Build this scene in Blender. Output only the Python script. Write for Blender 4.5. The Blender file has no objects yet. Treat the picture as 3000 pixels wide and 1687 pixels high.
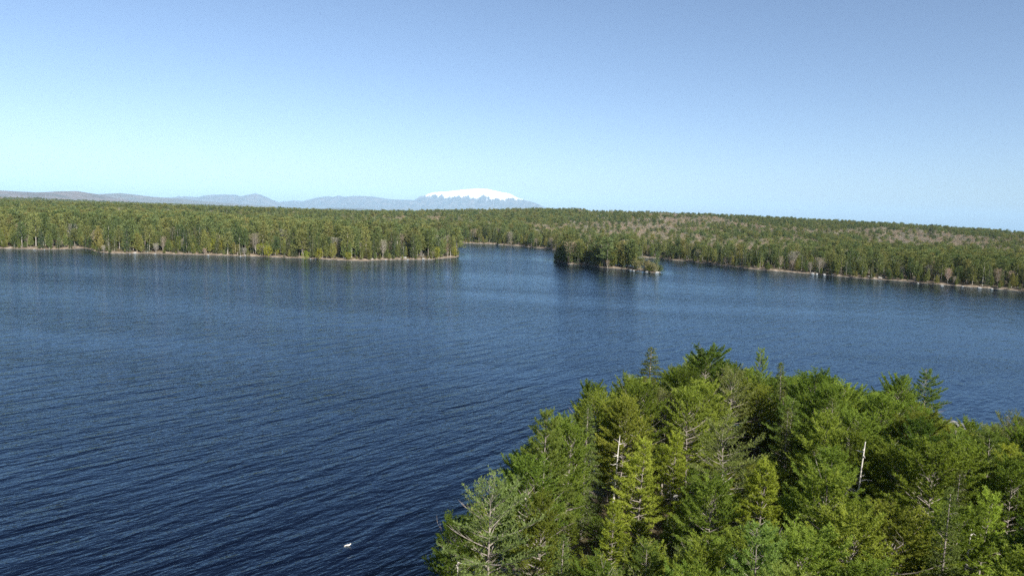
import bpy, math, random
import numpy as np
from mathutils import Matrix, Vector

R = math.radians
SC = bpy.context.scene
COL = SC.collection

# ------------------------------------------------------------------ camera
CAM_H = 30.0
PITCH, ROLL = R(5.59), R(2.2)
FPX, CX, CY = 2142.0, 1500.0, 843.5
F0 = np.array([0, math.cos(PITCH), -math.sin(PITCH)])
R0 = np.array([1.0, 0, 0]); U0 = np.array([0, math.sin(PITCH), math.cos(PITCH)])
CR = R0 * math.cos(ROLL) + U0 * math.sin(ROLL)
CU = -R0 * math.sin(ROLL) + U0 * math.cos(ROLL)
cam = bpy.data.objects.new('camera', bpy.data.cameras.new('camera'))
cam.data.sensor_width = 36.0
cam.data.lens = 36.0 * FPX / 3000.0
cam.data.clip_start, cam.data.clip_end = 0.5, 120000.0
cam.matrix_world = Matrix(((CR[0], CU[0], -F0[0], 0), (CR[1], CU[1], -F0[1], 0), (CR[2], CU[2], -F0[2], CAM_H), (0, 0, 0, 1)))
COL.objects.link(cam); SC.camera = cam

# ------------------------------------------------------------------ sky, sun, exposure
SUN_EL, SUN_AZ = R(36), R(149)            # azimuth clockwise from +Y (view direction)
world = bpy.data.worlds.new('World'); SC.world = world; world.use_nodes = True
wn = world.node_tree.nodes; wl = world.node_tree.links
bg = wn['Background']
sky = wn.new('ShaderNodeTexSky'); sky.sky_type = 'NISHITA'; sky.sun_disc = False
sky.sun_elevation = SUN_EL; sky.sun_rotation = SUN_AZ
sky.altitude = 0; sky.air_density = 0.65; sky.dust_density = 1.35; sky.ozone_density = 1.2
wl.new(sky.outputs[0], bg.inputs[0]); bg.inputs[1].default_value = 0.071
sun = bpy.data.objects.new('sun', bpy.data.lights.new('sun', 'SUN'))
sun.data.energy = 5.0; sun.data.angle = R(0.5); sun.data.color = (1.0, 0.95, 0.86)
sd = Vector((math.sin(SUN_AZ) * math.cos(SUN_EL), math.cos(SUN_AZ) * math.cos(SUN_EL), math.sin(SUN_EL)))
sun.rotation_euler = sd.to_track_quat('Z', 'Y').to_euler(); sun.location = (60, -60, 90)
COL.objects.link(sun)
SC.view_settings.view_transform = 'Standard'; SC.view_settings.look = 'None'
SC.view_settings.exposure = 1.25; SC.view_settings.gamma = 1.0
SC.view_settings.use_curve_mapping = False
SC.render.engine = 'CYCLES'
SC.cycles.max_bounces = 6; SC.cycles.transparent_max_bounces = 4
SC.cycles.volume_bounces = 0
SC.cycles.use_denoising = False

# ------------------------------------------------------------------ helpers
def pdir(u, v):
    d = F0 + CR * ((u - CX) / FPX) + CU * ((CY - v) / FPX)
    return d
def on_z(u, v, z=0.0):
    d = pdir(u, v); t = (z - CAM_H) / d[2]
    return np.array([d[0] * t, d[1] * t])
def at_y(u, v, y):
    d = pdir(u, v); t = y / d[1]
    return d[0] * t, CAM_H + d[2] * t
def project(p):
    q = np.asarray(p, float) - np.array([0, 0, CAM_H])
    f = q @ F0
    return CX + FPX * (q @ CR) / f, CY - FPX * (q @ CU) / f

def hash2(ix, iy, seed):
    h = (ix.astype(np.int64) * 374761393 + iy.astype(np.int64) * 668265263 + seed * 1442695041) & 0xFFFFFFFF
    h = ((h ^ (h >> 13)) * 1274126177) & 0xFFFFFFFF
    h = h ^ (h >> 16)
    return (h & 0xFFFFFF) / float(0xFFFFFF)
def vnoise(x, y, seed=0):
    x = np.asarray(x, float); y = np.asarray(y, float)
    ix, iy = np.floor(x), np.floor(y); fx, fy = x - ix, y - iy
    fx = fx * fx * (3 - 2 * fx); fy = fy * fy * (3 - 2 * fy)
    a = hash2(ix, iy, seed); b = hash2(ix + 1, iy, seed); c = hash2(ix, iy + 1, seed); d = hash2(ix + 1, iy + 1, seed)
    return (a * (1 - fx) + b * fx) * (1 - fy) + (c * (1 - fx) + d * fx) * fy
def fbm(x, y, seed=0, octs=4):
    s, a, t = 0, 1.0, 0
    for k in range(octs):
        s = s + a * vnoise(x * 2 ** k, y * 2 ** k, seed + 17 * k); t += a; a *= 0.5
    return s / t
def sstep(a, b, x):
    t = np.clip((x - a) / (b - a), 0, 1); return t * t * (3 - 2 * t)

def make_mesh(name, V, F, mat=None, smooth=False, attrs=None):
    V = np.asarray(V, np.float32); F = np.asarray(F, np.int32)
    me = bpy.data.meshes.new(name); n = F.shape[1]
    me.vertices.add(len(V)); me.vertices.foreach_set('co', V.ravel())
    me.loops.add(F.size); me.loops.foreach_set('vertex_index', F.ravel())
    me.polygons.add(len(F)); me.polygons.foreach_set('loop_start', np.arange(len(F), dtype=np.int32) * n)
    me.polygons.foreach_set('loop_total', np.full(len(F), n, np.int32))
    if smooth: me.polygons.foreach_set('use_smooth', np.ones(len(F), bool))
    for k, a in (attrs or {}).items():
        at = me.attributes.new(k, 'FLOAT', 'FACE'); at.data.foreach_set('value', np.asarray(a, np.float32))
    me.update(calc_edges=True)
    if mat: me.materials.append(mat)
    return me
def add(name, data, parent=None, loc=None, rotz=None, scale=None, **props):
    o = bpy.data.objects.new(name, data); COL.objects.link(o)
    if parent: o.parent = parent
    if loc is not None: o.location = loc
    if rotz is not None: o.rotation_euler = (0, 0, rotz)
    if scale is not None: o.scale = scale
    for k, v in props.items(): o[k] = v
    return o

# ------------------------------------------------------------------ materials
def mat_new(name):
    m = bpy.data.materials.new(name); m.use_nodes = True
    m.node_tree.nodes.clear(); return m, m.node_tree.nodes, m.node_tree.links
def N(nodes, t, **kw):
    n = nodes.new(t)
    for k, v in kw.items():
        if k.startswith('i_'): n.inputs[k[2:]].default_value = v
        else: setattr(n, k, v)
    return n
def ramp(nodes, stops, interp='LINEAR'):
    r = nodes.new('ShaderNodeValToRGB'); r.color_ramp.interpolation = interp
    e = r.color_ramp.elements
    while len(e) < len(stops): e.new(0.5)
    for k, (p, c) in enumerate(stops):
        e[k].position = p; e[k].color = (*c, 1)
    return r
def foliage(name, dark, mid, light, transl=0.35, trans_tint=(1.25, 1.3, 0.6), rough=0.55):
    m, n, l = mat_new(name)
    oi = N(n, 'ShaderNodeObjectInfo'); at = N(n, 'ShaderNodeAttribute', attribute_name='tone')
    mx = N(n, 'ShaderNodeMath', operation='MULTIPLY_ADD'); mx.inputs[1].default_value = 0.50
    ml = N(n, 'ShaderNodeMath', operation='MULTIPLY'); ml.inputs[1].default_value = 0.60
    l.new(oi.outputs['Random'], ml.inputs[0]); l.new(at.outputs['Fac'], mx.inputs[0]); l.new(ml.outputs[0], mx.inputs[2])
    r = ramp(n, [(0.08, dark), (0.52, mid), (1.0, light)]); l.new(mx.outputs[0], r.inputs[0])
    fq = N(n, 'ShaderNodeMath', operation='MULTIPLY'); fq.inputs[1].default_value = 17.31; l.new(oi.outputs['Random'], fq.inputs[0])
    ff = N(n, 'ShaderNodeMath', operation='FRACT'); l.new(fq.outputs[0], ff.inputs[0])
    hr = ramp(n, [(0.0, (0.85, 1.0, 1.05)), (0.45, (1.0, 1.02, 0.95)), (0.85, (1.1, 1.02, 0.9)), (1.0, (1.18, 0.99, 1.0))]); l.new(ff.outputs[0], hr.inputs[0])
    hm = N(n, 'ShaderNodeMix', data_type='RGBA', blend_type='MULTIPLY'); hm.inputs[0].default_value = 1.0
    l.new(r.outputs[0], hm.inputs[6]); l.new(hr.outputs[0], hm.inputs[7])
    p = N(n, 'ShaderNodeBsdfPrincipled'); p.inputs['Roughness'].default_value = rough
    p.inputs['Specular IOR Level'].default_value = 0.12
    t = N(n, 'ShaderNodeBsdfTranslucent'); tm = N(n, 'ShaderNodeMix', data_type='RGBA', blend_type='MULTIPLY')
    tm.inputs[0].default_value = 1.0; tm.inputs[7].default_value = (*trans_tint, 1)
    l.new(hm.outputs[2], tm.inputs[6]); l.new(tm.outputs[2], t.inputs[0]); l.new(hm.outputs[2], p.inputs['Base Color'])
    ms = N(n, 'ShaderNodeMixShader'); ms.inputs[0].default_value = transl
    l.new(p.outputs[0], ms.inputs[1]); l.new(t.outputs[0], ms.inputs[2])
    o = N(n, 'ShaderNodeOutputMaterial'); l.new(ms.outputs[0], o.inputs[0]); return m
def bark(name, a, b, scale=6.0):
    m, n, l = mat_new(name)
    tc = N(n, 'ShaderNodeTexCoord'); mp = N(n, 'ShaderNodeMapping'); mp.inputs['Scale'].default_value = (scale, scale, scale * 0.3)
    l.new(tc.outputs['Object'], mp.inputs[0])
    nz = N(n, 'ShaderNodeTexNoise'); nz.inputs['Scale'].default_value = 2.0; nz.inputs['Detail'].default_value = 5; l.new(mp.outputs[0], nz.inputs[0])
    r = ramp(n, [(0.3, a), (0.7, b)]); l.new(nz.outputs[0], r.inputs[0])
    p = N(n, 'ShaderNodeBsdfPrincipled'); p.inputs['Roughness'].default_value = 0.9; l.new(r.outputs[0], p.inputs['Base Color'])
    bp = N(n, 'ShaderNodeBump'); bp.inputs['Strength'].default_value = 0.6; bp.inputs['Distance'].default_value = 0.03
    l.new(nz.outputs[0], bp.inputs['Height']); l.new(bp.outputs[0], p.inputs['Normal'])
    o = N(n, 'ShaderNodeOutputMaterial'); l.new(p.outputs[0], o.inputs[0]); return m

M = {}
M['pine'] = foliage('pine_needles', (0.058, 0.086, 0.015), (0.142, 0.192, 0.030), (0.28, 0.335, 0.065), transl=0.5)
M['bright'] = foliage('young_pine_needles', (0.17, 0.205, 0.028), (0.25, 0.29, 0.04), (0.34, 0.37, 0.065), transl=0.45)
M['white'] = foliage('white_pine_needles', (0.08, 0.12, 0.03), (0.155, 0.205, 0.045), (0.25, 0.30, 0.075), transl=0.5)
M['spruce'] = foliage('spruce_needles', (0.045, 0.062, 0.02), (0.085, 0.11, 0.028), (0.14, 0.165, 0.04))
M['sparse'] = foliage('sparse_pine_needles', (0.08, 0.105, 0.032), (0.14, 0.175, 0.05), (0.22, 0.25, 0.085))
M['far_pine'] = foliage('far_pine_foliage', (0.062, 0.084, 0.034), (0.120, 0.143, 0.050), (0.205, 0.212, 0.08), transl=0.35)
M['far_spruce'] = foliage('far_spruce_foliage', (0.035, 0.052, 0.028), (0.075, 0.095, 0.042), (0.12, 0.135, 0.06), transl=0.3)
M['far_cedar'] = foliage('far_cedar_foliage', (0.078, 0.097, 0.030), (0.136, 0.153, 0.045), (0.215, 0.215, 0.075), transl=0.35)
M['hardwood'] = foliage('bare_hardwood_twigs', (0.16, 0.135, 0.105), (0.24, 0.20, 0.155), (0.32, 0.265, 0.21), transl=0.1, trans_tint=(1, 1, 1))
M['shrub'] = foliage('shrub_leaves', (0.13, 0.15, 0.02), (0.19, 0.205, 0.03), (0.25, 0.26, 0.045), transl=0.4)
M['brownshrub'] = foliage('dry_shrub_twigs', (0.13, 0.12, 0.05), (0.20, 0.175, 0.08), (0.28, 0.23, 0.11), transl=0.2, trans_tint=(1, 1, 1))
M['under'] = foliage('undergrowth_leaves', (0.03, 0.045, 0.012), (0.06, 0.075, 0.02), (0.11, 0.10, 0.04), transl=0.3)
M['bark'] = bark('pine_bark', (0.10, 0.085, 0.07), (0.24, 0.21, 0.185))
M['dead'] = bark('weathered_dead_wood', (0.28, 0.26, 0.235), (0.52, 0.49, 0.45))
M['palebark'] = bark('pale_bark', (0.24, 0.22, 0.19), (0.42, 0.39, 0.35))
M['rock'] = bark('granite_rock', (0.13, 0.125, 0.12), (0.29, 0.28, 0.265), 1.5)
M['ledge'] = bark('dark_ledge_rock', (0.07, 0.07, 0.07), (0.17, 0.165, 0.16), 1.2)

def ground_material():
    m, n, l = mat_new('forest_floor_and_shore')
    g = N(n, 'ShaderNodeNewGeometry'); sp = N(n, 'ShaderNodeSeparateXYZ'); l.new(g.outputs['Position'], sp.inputs[0])
    nz = N(n, 'ShaderNodeTexNoise'); nz.inputs['Scale'].default_value = 0.35; nz.inputs['Detail'].default_value = 6; l.new(g.outputs['Position'], nz.inputs[0])
    n2 = N(n, 'ShaderNodeTexNoise'); n2.inputs['Scale'].default_value = 0.006; n2.inputs['Detail'].default_value = 8; n2.inputs['Roughness'].default_value = 0.7; l.new(g.outputs['Position'], n2.inputs[0])
    floor_ = ramp(n, [(0.3, (0.045, 0.045, 0.018)), (0.5, (0.075, 0.06, 0.035)), (0.7, (0.12, 0.095, 0.06))]); l.new(nz.outputs[0], floor_.inputs[0])
    shore = ramp(n, [(0.3, (0.07, 0.06, 0.045)), (0.5, (0.15, 0.12, 0.09)), (0.75, (0.30, 0.25, 0.20))]); l.new(nz.outputs[0], shore.inputs[0])
    far = ramp(n, [(0.35, (0.055, 0.075, 0.026)), (0.5, (0.08, 0.085, 0.04)), (0.62, (0.17, 0.14, 0.11))]); l.new(n2.outputs[0], far.inputs[0])
    # shore band from height above the water
    ad = N(n, 'ShaderNodeMath', operation='MULTIPLY_ADD'); ad.inputs[1].default_value = -0.9; l.new(nz.outputs[0], ad.inputs[0]); l.new(sp.outputs[2], ad.inputs[2])
    mr = N(n, 'ShaderNodeMapRange'); mr.inputs[1].default_value = 0.35; mr.inputs[2].default_value = 0.6; l.new(ad.outputs[0], mr.inputs[0])
    mx = N(n, 'ShaderNodeMix', data_type='RGBA'); l.new(mr.outputs[0], mx.inputs[0]); l.new(shore.outputs[0], mx.inputs[6]); l.new(floor_.outputs[0], mx.inputs[7])
    # far woods, too far to tell trees apart
    ln = N(n, 'ShaderNodeVectorMath', operation='LENGTH'); l.new(g.outputs['Position'], ln.inputs[0])
    mf = N(n, 'ShaderNodeMapRange'); mf.inputs[1].default_value = 2500; mf.inputs[2].default_value = 4000; l.new(ln.outputs['Value'], mf.inputs[0])
    m2 = N(n, 'ShaderNodeMix', data_type='RGBA'); l.new(mf.outputs[0], m2.inputs[0]); l.new(mx.outputs[2], m2.inputs[6]); l.new(far.outputs[0], m2.inputs[7])
    p = N(n, 'ShaderNodeBsdfPrincipled'); p.inputs['Roughness'].default_value = 0.95; p.inputs['Specular IOR Level'].default_value = 0.1
    l.new(m2.outputs[2], p.inputs['Base Color'])
    bp = N(n, 'ShaderNodeBump'); bp.inputs['Strength'].default_value = 0.8; bp.inputs['Distance'].default_value = 0.3
    l.new(nz.outputs[0], bp.inputs['Height']); l.new(bp.outputs[0], p.inputs['Normal'])
    o = N(n, 'ShaderNodeOutputMaterial'); l.new(p.outputs[0], o.inputs[0]); return m
M['ground'] = ground_material()

def water_material():
    m, n, l = mat_new('lake_water')
    g = N(n, 'ShaderNodeNewGeometry')
    def wave(rot, sx, sy, detail, rough=0.5, dist=0.0):
        mp0 = N(n, 'ShaderNodeMapping'); mp0.inputs['Rotation'].default_value = (0, 0, rot); l.new(g.outputs['Position'], mp0.inputs[0])
        mp = N(n, 'ShaderNodeMapping'); mp.inputs['Scale'].default_value = (sx, sy, 1); l.new(mp0.outputs[0], mp.inputs[0])
        t = N(n, 'ShaderNodeTexNoise'); t.inputs['Scale'].default_value = 1.0; t.inputs['Detail'].default_value = detail
        t.inputs['Roughness'].default_value = rough; t.inputs['Distortion'].default_value = dist
        l.new(mp.outputs[0], t.inputs[0]); return t
    swell = wave(R(-54), 0.085, 0.36, 2.5, 0.5, 0.35)
    chop = wave(R(-46), 0.40, 1.1, 3.0, 0.55)
    ripple = wave(R(-30), 2.2, 4.0, 2.0)
    def mad(a, k, b=None):
        q = N(n, 'ShaderNodeMath', operation='MULTIPLY_ADD'); q.inputs[1].default_value = k; l.new(a, q.inputs[0])
        if b is None: q.inputs[2].default_value = 0
        else: l.new(b, q.inputs[2])
        return q.outputs[0]
    h = mad(swell.outputs[0], 0.44, mad(chop.outputs[0], 0.20, mad(ripple.outputs[0], 0.028)))
    # gusts roughen the lake in long patches
    gust = wave(R(8), 0.0035, 0.016, 3.0, 0.55)
    gm = N(n, 'ShaderNodeMapRange'); gm.inputs[1].default_value = 0.35; gm.inputs[2].default_value = 0.65; gm.inputs[3].default_value = 0.6; gm.inputs[4].default_value = 1.3
    l.new(gust.outputs[0], gm.inputs[0])
    ca = N(n, 'ShaderNodeAttribute', attribute_name='calm'); lee = N(n, 'ShaderNodeMapRange'); lee.inputs[3].default_value = 1.0; lee.inputs[4].default_value = 0.28
    l.new(ca.outputs['Fac'], lee.inputs[0]); sm = N(n, 'ShaderNodeMath', operation='MULTIPLY'); l.new(lee.outputs[0], sm.inputs[0]); l.new(gm.outputs[0], sm.inputs[1])
    bp = N(n, 'ShaderNodeBump'); bp.inputs['Distance'].default_value = 1.0
    l.new(sm.outputs[0], bp.inputs['Strength']); l.new(h, bp.inputs['Height'])
    body = N(n, 'ShaderNodeBsdfDiffuse'); body.inputs['Color'].default_value = (0.001, 0.002, 0.007, 1)
    gl = N(n, 'ShaderNodeBsdfGlossy'); gl.inputs['Color'].default_value = (0.66, 0.83, 1.0, 1); gl.inputs['Roughness'].default_value = 0.07
    fr = N(n, 'ShaderNodeFresnel'); fr.inputs['IOR'].default_value = 1.333
    l.new(bp.outputs[0], gl.inputs['Normal']); l.new(bp.outputs[0], fr.inputs['Normal'])
    ms = N(n, 'ShaderNodeMixShader'); l.new(fr.outputs[0], ms.inputs[0]); l.new(body.outputs[0], ms.inputs[1]); l.new(gl.outputs[0], ms.inputs[2])
    o = N(n, 'ShaderNodeOutputMaterial'); l.new(ms.outputs[0], o.inputs[0]); return m
M['water'] = water_material()

def mountain_material(name, snow_z=None, a=(0.055, 0.06, 0.05), b=(0.11, 0.095, 0.08)):
    m, n, l = mat_new(name)
    g = N(n, 'ShaderNodeNewGeometry'); sp = N(n, 'ShaderNodeSeparateXYZ'); l.new(g.outputs['Position'], sp.inputs[0])
    nz = N(n, 'ShaderNodeTexNoise'); nz.inputs['Scale'].default_value = 0.004; nz.inputs['Detail'].default_value = 8; nz.inputs['Roughness'].default_value = 0.65; l.new(g.outputs['Position'], nz.inputs[0])
    r = ramp(n, [(0.35, a), (0.65, b)]); l.new(nz.outputs[0], r.inputs[0]); col = r.outputs[0]
    if snow_z:
        mp = N(n, 'ShaderNodeMapping'); mp.inputs['Scale'].default_value = (0.0035, 0.0004, 0.0006); l.new(g.outputs['Position'], mp.inputs[0])
        st = N(n, 'ShaderNodeTexNoise'); st.inputs['Scale'].default_value = 1; st.inputs['Detail'].default_value = 7; st.inputs['Roughness'].default_value = 0.62; l.new(mp.outputs[0], st.inputs[0])
        q = N(n, 'ShaderNodeMath', operation='MULTIPLY_ADD'); q.inputs[1].default_value = 900.0; l.new(st.outputs[0], q.inputs[0]); l.new(sp.outputs[2], q.inputs[2])
        mr = N(n, 'ShaderNodeMapRange'); mr.inputs[1].default_value = snow_z + 420; mr.inputs[2].default_value = snow_z + 560; l.new(q.outputs[0], mr.inputs[0])
        mx = N(n, 'ShaderNodeMix', data_type='RGBA'); mx.inputs[7].default_value = (0.86, 0.87, 0.90, 1)
        l.new(mr.outputs[0], mx.inputs[0]); l.new(col, mx.inputs[6]); col = mx.outputs[2]
    p = N(n, 'ShaderNodeBsdfPrincipled'); p.inputs['Roughness'].default_value = 0.95; p.inputs['Specular IOR Level'].default_value = 0.1
    l.new(col, p.inputs['Base Color'])
    o = N(n, 'ShaderNodeOutputMaterial'); l.new(p.outputs[0], o.inputs[0]); return m

# ------------------------------------------------------------------ land outlines (metres, z = 0)
def shore_px(pts): return [tuple(on_z(u, v)) for u, v in pts]
def resample(poly, step=9.0, jitter=2.0, seed=1):
    rng = np.random.RandomState(seed); out = []
    P = [np.array(p) for p in poly]
    for i in range(len(P)):
        a, b = P[i], P[(i + 1) % len(P)]; L = np.linalg.norm(b - a)
        if L > 900: out.append(a); continue
        k = max(1, int(L / step)); nrm = np.array([-(b - a)[1], (b - a)[0]]) / max(L, 1e-6)
        for j in range(k): out.append(a + (b - a) * j / k + nrm * rng.uniform(-jitter, jitter) * (L > step))
    return np.array(out)
front_left = shore_px([(-700, 690), (-300, 712), (0, 727), (120, 731), (215, 729), (250, 727), (275, 734), (320, 742), (430, 743), (560, 745), (700, 750), (860, 756), (1000, 762), (1060, 764), (1150, 761), (1260, 760), (1330, 754), (1345, 748)])
tip = front_left[-1]
POINT = front_left + [(tip[0] - 6, tip[1] + 22), (tip[0] - 70, tip[1] + 90), (tip[0] - 190, tip[1] + 190), (-330, 790), (-330, 830)]
main_front = shore_px([(1330, 711), (1450, 715), (1560, 724), (1640, 734), (1760, 744), (1850, 752), (1930, 757), (2010, 765), (2100, 775), (2190, 787), (2300, 796), (2400, 803), (2450, 808), (2520, 815), (2620, 821), (2700, 829), (2800, 837), (2900, 845), (3000, 853), (3300, 880), (3900, 930)])
MAIN = [(-330, 830)] + [(-170, 850)] + main_front + [(4000, 300), (60000, 300), (60000, 60000), (-60000, 60000), (-60000, 500), (-2500, 500)] + POINT[:1]
# the point and the mainland join at the left: one outline
LAND = [(-60000, 500), (-2500, 480)] + POINT + [(-170, 850)] + main_front + [(900, 330), (4000, 300), (60000, 300), (60000, 60000), (-60000, 60000)]
islet_front = shore_px([(1637, 766), (1665, 773), (1720, 776), (1760, 783), (1830, 788), (1880, 793), (1905, 798), (1932, 799)])
ISLET = islet_front + [(islet_front[-1][0] + 2, islet_front[-1][1] + 9), (islet_front[5][0], islet_front[5][1] + 22), (islet_front[3][0], islet_front[3][1] + 34), (islet_front[1][0], islet_front[1][1] + 38), (islet_front[0][0] - 3, islet_front[0][1] + 14)]
GROVE = [(-12, -60), (-9, 0), (-6, 24), (-4.5, 40), (-3, 50), (0, 61), (5, 73), (12, 88), (20, 99), (34, 105), (48, 110), (62, 114), (70, 108), (64, 94), (57, 82), (60, 68), (76, 56), (95, 40), (95, -60)]
POLYS = [resample(LAND, 10, 2.5, 3), resample(ISLET, 5, 1.0, 4), resample(GROVE, 4, 0.8, 5)]

from mathutils import kdtree
def _trees():
    out = []
    for poly in POLYS:
        pts = []
        for a, b in zip(poly, np.roll(poly, -1, axis=0)):
            L = np.linalg.norm(b - a); k = max(1, int(L / (1.0 if L < 60 else 60)))
            pts += [a + (b - a) * j / k for j in range(k)]
        pts = [q for q in pts if abs(q[0]) < 6000 and abs(q[1]) < 6000]
        kd = kdtree.KDTree(len(pts))
        for i, q in enumerate(pts): kd.insert((q[0], q[1], 0), i)
        kd.balance(); out.append(kd)
    return out
KDS = _trees()
def signed(P):
    """metres inland from the nearest shore (negative over water), and the land it lies on"""
    P = np.asarray(P, float); n = len(P); inside = np.zeros(n, bool); which = np.full(n, -1)
    o = np.argsort(P[:, 1], kind='stable'); ys = P[o, 1]; xo = P[o, 0]
    for k, poly in enumerate(POLYS):
        if xo.max() < poly[:, 0].min() or xo.min() > poly[:, 0].max() or ys[-1] < poly[:, 1].min() or ys[0] > poly[:, 1].max(): continue
        ins = np.zeros(n, bool)
        lo = np.minimum(poly[:, 1], np.roll(poly[:, 1], -1)); hi = np.maximum(poly[:, 1], np.roll(poly[:, 1], -1))
        i0 = np.searchsorted(ys, lo, 'left'); i1 = np.searchsorted(ys, hi, 'left'); B = np.roll(poly, -1, axis=0)
        for q in np.where(i1 > i0)[0]:
            a, b = poly[q], B[q]; sl = slice(i0[q], i1[q])
            ins[sl] ^= xo[sl] < a[0] + (ys[sl] - a[1]) * (b[0] - a[0]) / (b[1] - a[1] + 1e-12)
        w = np.zeros(n, bool); w[o] = ins; which[w] = k; inside |= w
    d = np.empty(n)
    for i in range(n):
        q = (P[i, 0], P[i, 1], 0)
        d[i] = 3000.0 if abs(q[0]) + abs(q[1]) > 7000 else min(kd.find(q)[2] for kd in KDS)
    return np.where(inside, d, -d), which

def height(P, s=None, which=None):
    P = np.asarray(P, float)
    if s is None: s, which = signed(P)
    x, y = P[:, 0], P[:, 1]; r = np.hypot(x, y)
    lan = np.minimum(s * 0.30, 0.9) + np.clip(s, 0, 60) * 0.022
    lan = lan + (fbm(x * 0.05, y * 0.05, 7) - 0.5) * 1.2 * sstep(0, 15, s)
    grove = which == 2
    lan = np.where(grove, np.minimum(s * 0.22, 1.1) + np.clip(s, 0, 25) * 0.06 + (fbm(x * 0.15, y * 0.15, 9) - 0.5) * 0.9 * sstep(0, 5, s), lan)
    m = (which == 0) * sstep(20, 420, s)
    hill = 31 * np.exp(-(((x - 520) / 620) ** 2 + ((y - 1750) / 640) ** 2))
    hill = hill + 16 * np.exp(-(((x - 60) / 420) ** 2 + ((y - 2100) / 600) ** 2))
    hill = hill + 13 * np.exp(-(((x - 1150) / 500) ** 2 + ((y - 1750) / 500) ** 2))
    hill = hill + 5 * np.exp(-(((x + 650) / 500) ** 2 + ((y - 1150) / 500) ** 2))
    hill = hill + (fbm(x * 0.004, y * 0.004, 21) - 0.5) * 6
    lan = lan + hill * m + 15 * sstep(3600, 5200, r) * (which == 0)
    wet = np.maximum(-2.5, s * 0.16)
    return np.where(s > 0, lan, wet)

# ------------------------------------------------------------------ ground and water
def build_ground():
    ang = np.concatenate([np.arange(-180, -46, 4.0), np.arange(-46, 46, 0.2), np.arange(46, 180, 4.0)])
    rad = np.concatenate([np.arange(10, 124, 1.0), np.arange(124, 360, 12.0), np.arange(360, 900, 3.2), 900 * 1.06 ** np.arange(0, 66)])
    rad = rad[rad < 41000]
    A, Rr = np.meshgrid(np.radians(ang), rad)
    P = np.stack([np.sin(A).ravel() * Rr.ravel(), np.cos(A).ravel() * Rr.ravel()], 1)
    z = height(P); V = np.column_stack([P, z])
    na, nr = len(ang), len(rad)
    i, j = np.meshgrid(np.arange(nr - 1), np.arange(na), indexing='ij'); j2 = (j + 1) % na
    Fq = np.stack([i * na + j, (i + 1) * na + j, (i + 1) * na + j2, i * na + j2], -1).reshape(-1, 4)[:, ::-1]
    V = np.vstack([V, [[0, 0, 2.5]]]); c = len(V) - 1
    me = make_mesh('ground', V, Fq, M['ground'], True)
    return add('ground', me, kind='structure')
build_ground()
def build_water():
    ang = np.radians(np.concatenate([np.arange(-180, -46, 6.0), np.arange(-46, 46, 0.5), np.arange(46, 180, 6.0)]))
    rad = np.concatenate([np.arange(2, 120, 6.0), np.arange(120, 340, 20.0), np.arange(340, 860, 5.0), np.array([900, 1000, 1300, 2000, 4200])])
    A, Q = np.meshgrid(ang, rad); P = np.stack([np.sin(A).ravel() * Q.ravel(), np.cos(A).ravel() * Q.ravel()], 1)
    s_, w_ = signed(P); far = np.hypot(P[:, 0], P[:, 1]) > 200
    calm = np.where(far, 1 - sstep(3, 24, -s_), 0.0)
    na, nr = len(ang), len(rad); i, j = np.meshgrid(np.arange(nr - 1), np.arange(na), indexing='ij'); j2 = (j + 1) % na
    Fq = np.stack([i * na + j, (i + 1) * na + j, (i + 1) * na + j2, i * na + j2], -1).reshape(-1, 4)[:, ::-1]
    me = make_mesh('lake_water', np.column_stack([P, P[:, 0] * 0]), Fq, M['water'])
    at = me.attributes.new('calm', 'FLOAT', 'POINT'); at.data.foreach_set('value', calm.astype(np.float32))
    return add('lake_water', me, kind='structure')
build_water()

# ------------------------------------------------------------------ mountains on the horizon
def ridge(name, pts, D, front, back, mat, seed, rough=0.10, base_ext=600, cell=None, n=360, mdep=70):
    W = [at_y(u, v, D) for u, v in pts]
    xs = np.array([w[0] for w in W]); zs = np.array([w[1] for w in W])
    xs = np.concatenate([[xs[0] - base_ext], xs, [xs[-1] + base_ext]]); zs = np.concatenate([[-30], zs, [-30]])
    gx = np.linspace(xs[0], xs[-1], n); gz = np.interp(gx, xs, zs)
    gd = np.concatenate([np.linspace(-1, 0, mdep), np.linspace(0, 1, 16)[1:]])
    X, T = np.meshgrid(gx, gd); Z0 = np.tile(gz, (len(gd), 1))
    a = np.abs(T); shape = (1 - a) ** 1.15
    c = cell or (xs[-1] - xs[0]) / 26
    Y = D + np.where(T < 0, T * front, T * back)
    rd = 1 - np.abs(2 * fbm(X / c + seed, Y / (c * 3.0), seed, 4) - 1)
    rd2 = fbm(X / (c * 0.4), Y / (c * 0.5), seed + 5, 4) - 0.5
    amp = Z0.max() * rough * np.clip(a * 6, 0, 1) * (1 - a)
    Z = Z0 * shape + amp * (2.2 * (rd - 0.62) + 1.0 * rd2)
    Z = Z + (fbm(X / (c * 0.25), X * 0, seed + 9, 3) - 0.5) * Z0.max() * 0.018 * (a < 0.02)
    Z = np.where(a > 0.985, -5, Z)
    V = np.column_stack([X.ravel(), Y.ravel(), Z.ravel()]); ny, nx = X.shape
    i, j = np.meshgrid(np.arange(ny - 1), np.arange(nx - 1), indexing='ij')
    Fq = np.stack([i * nx + j, i * nx + j + 1, (i + 1) * nx + j + 1, (i + 1) * nx + j], -1).reshape(-1, 4)
    return add(name, make_mesh(name, V, Fq, mat, True), kind='structure')
snow_line = at_y(1400, 580, 33000)[1]
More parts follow.
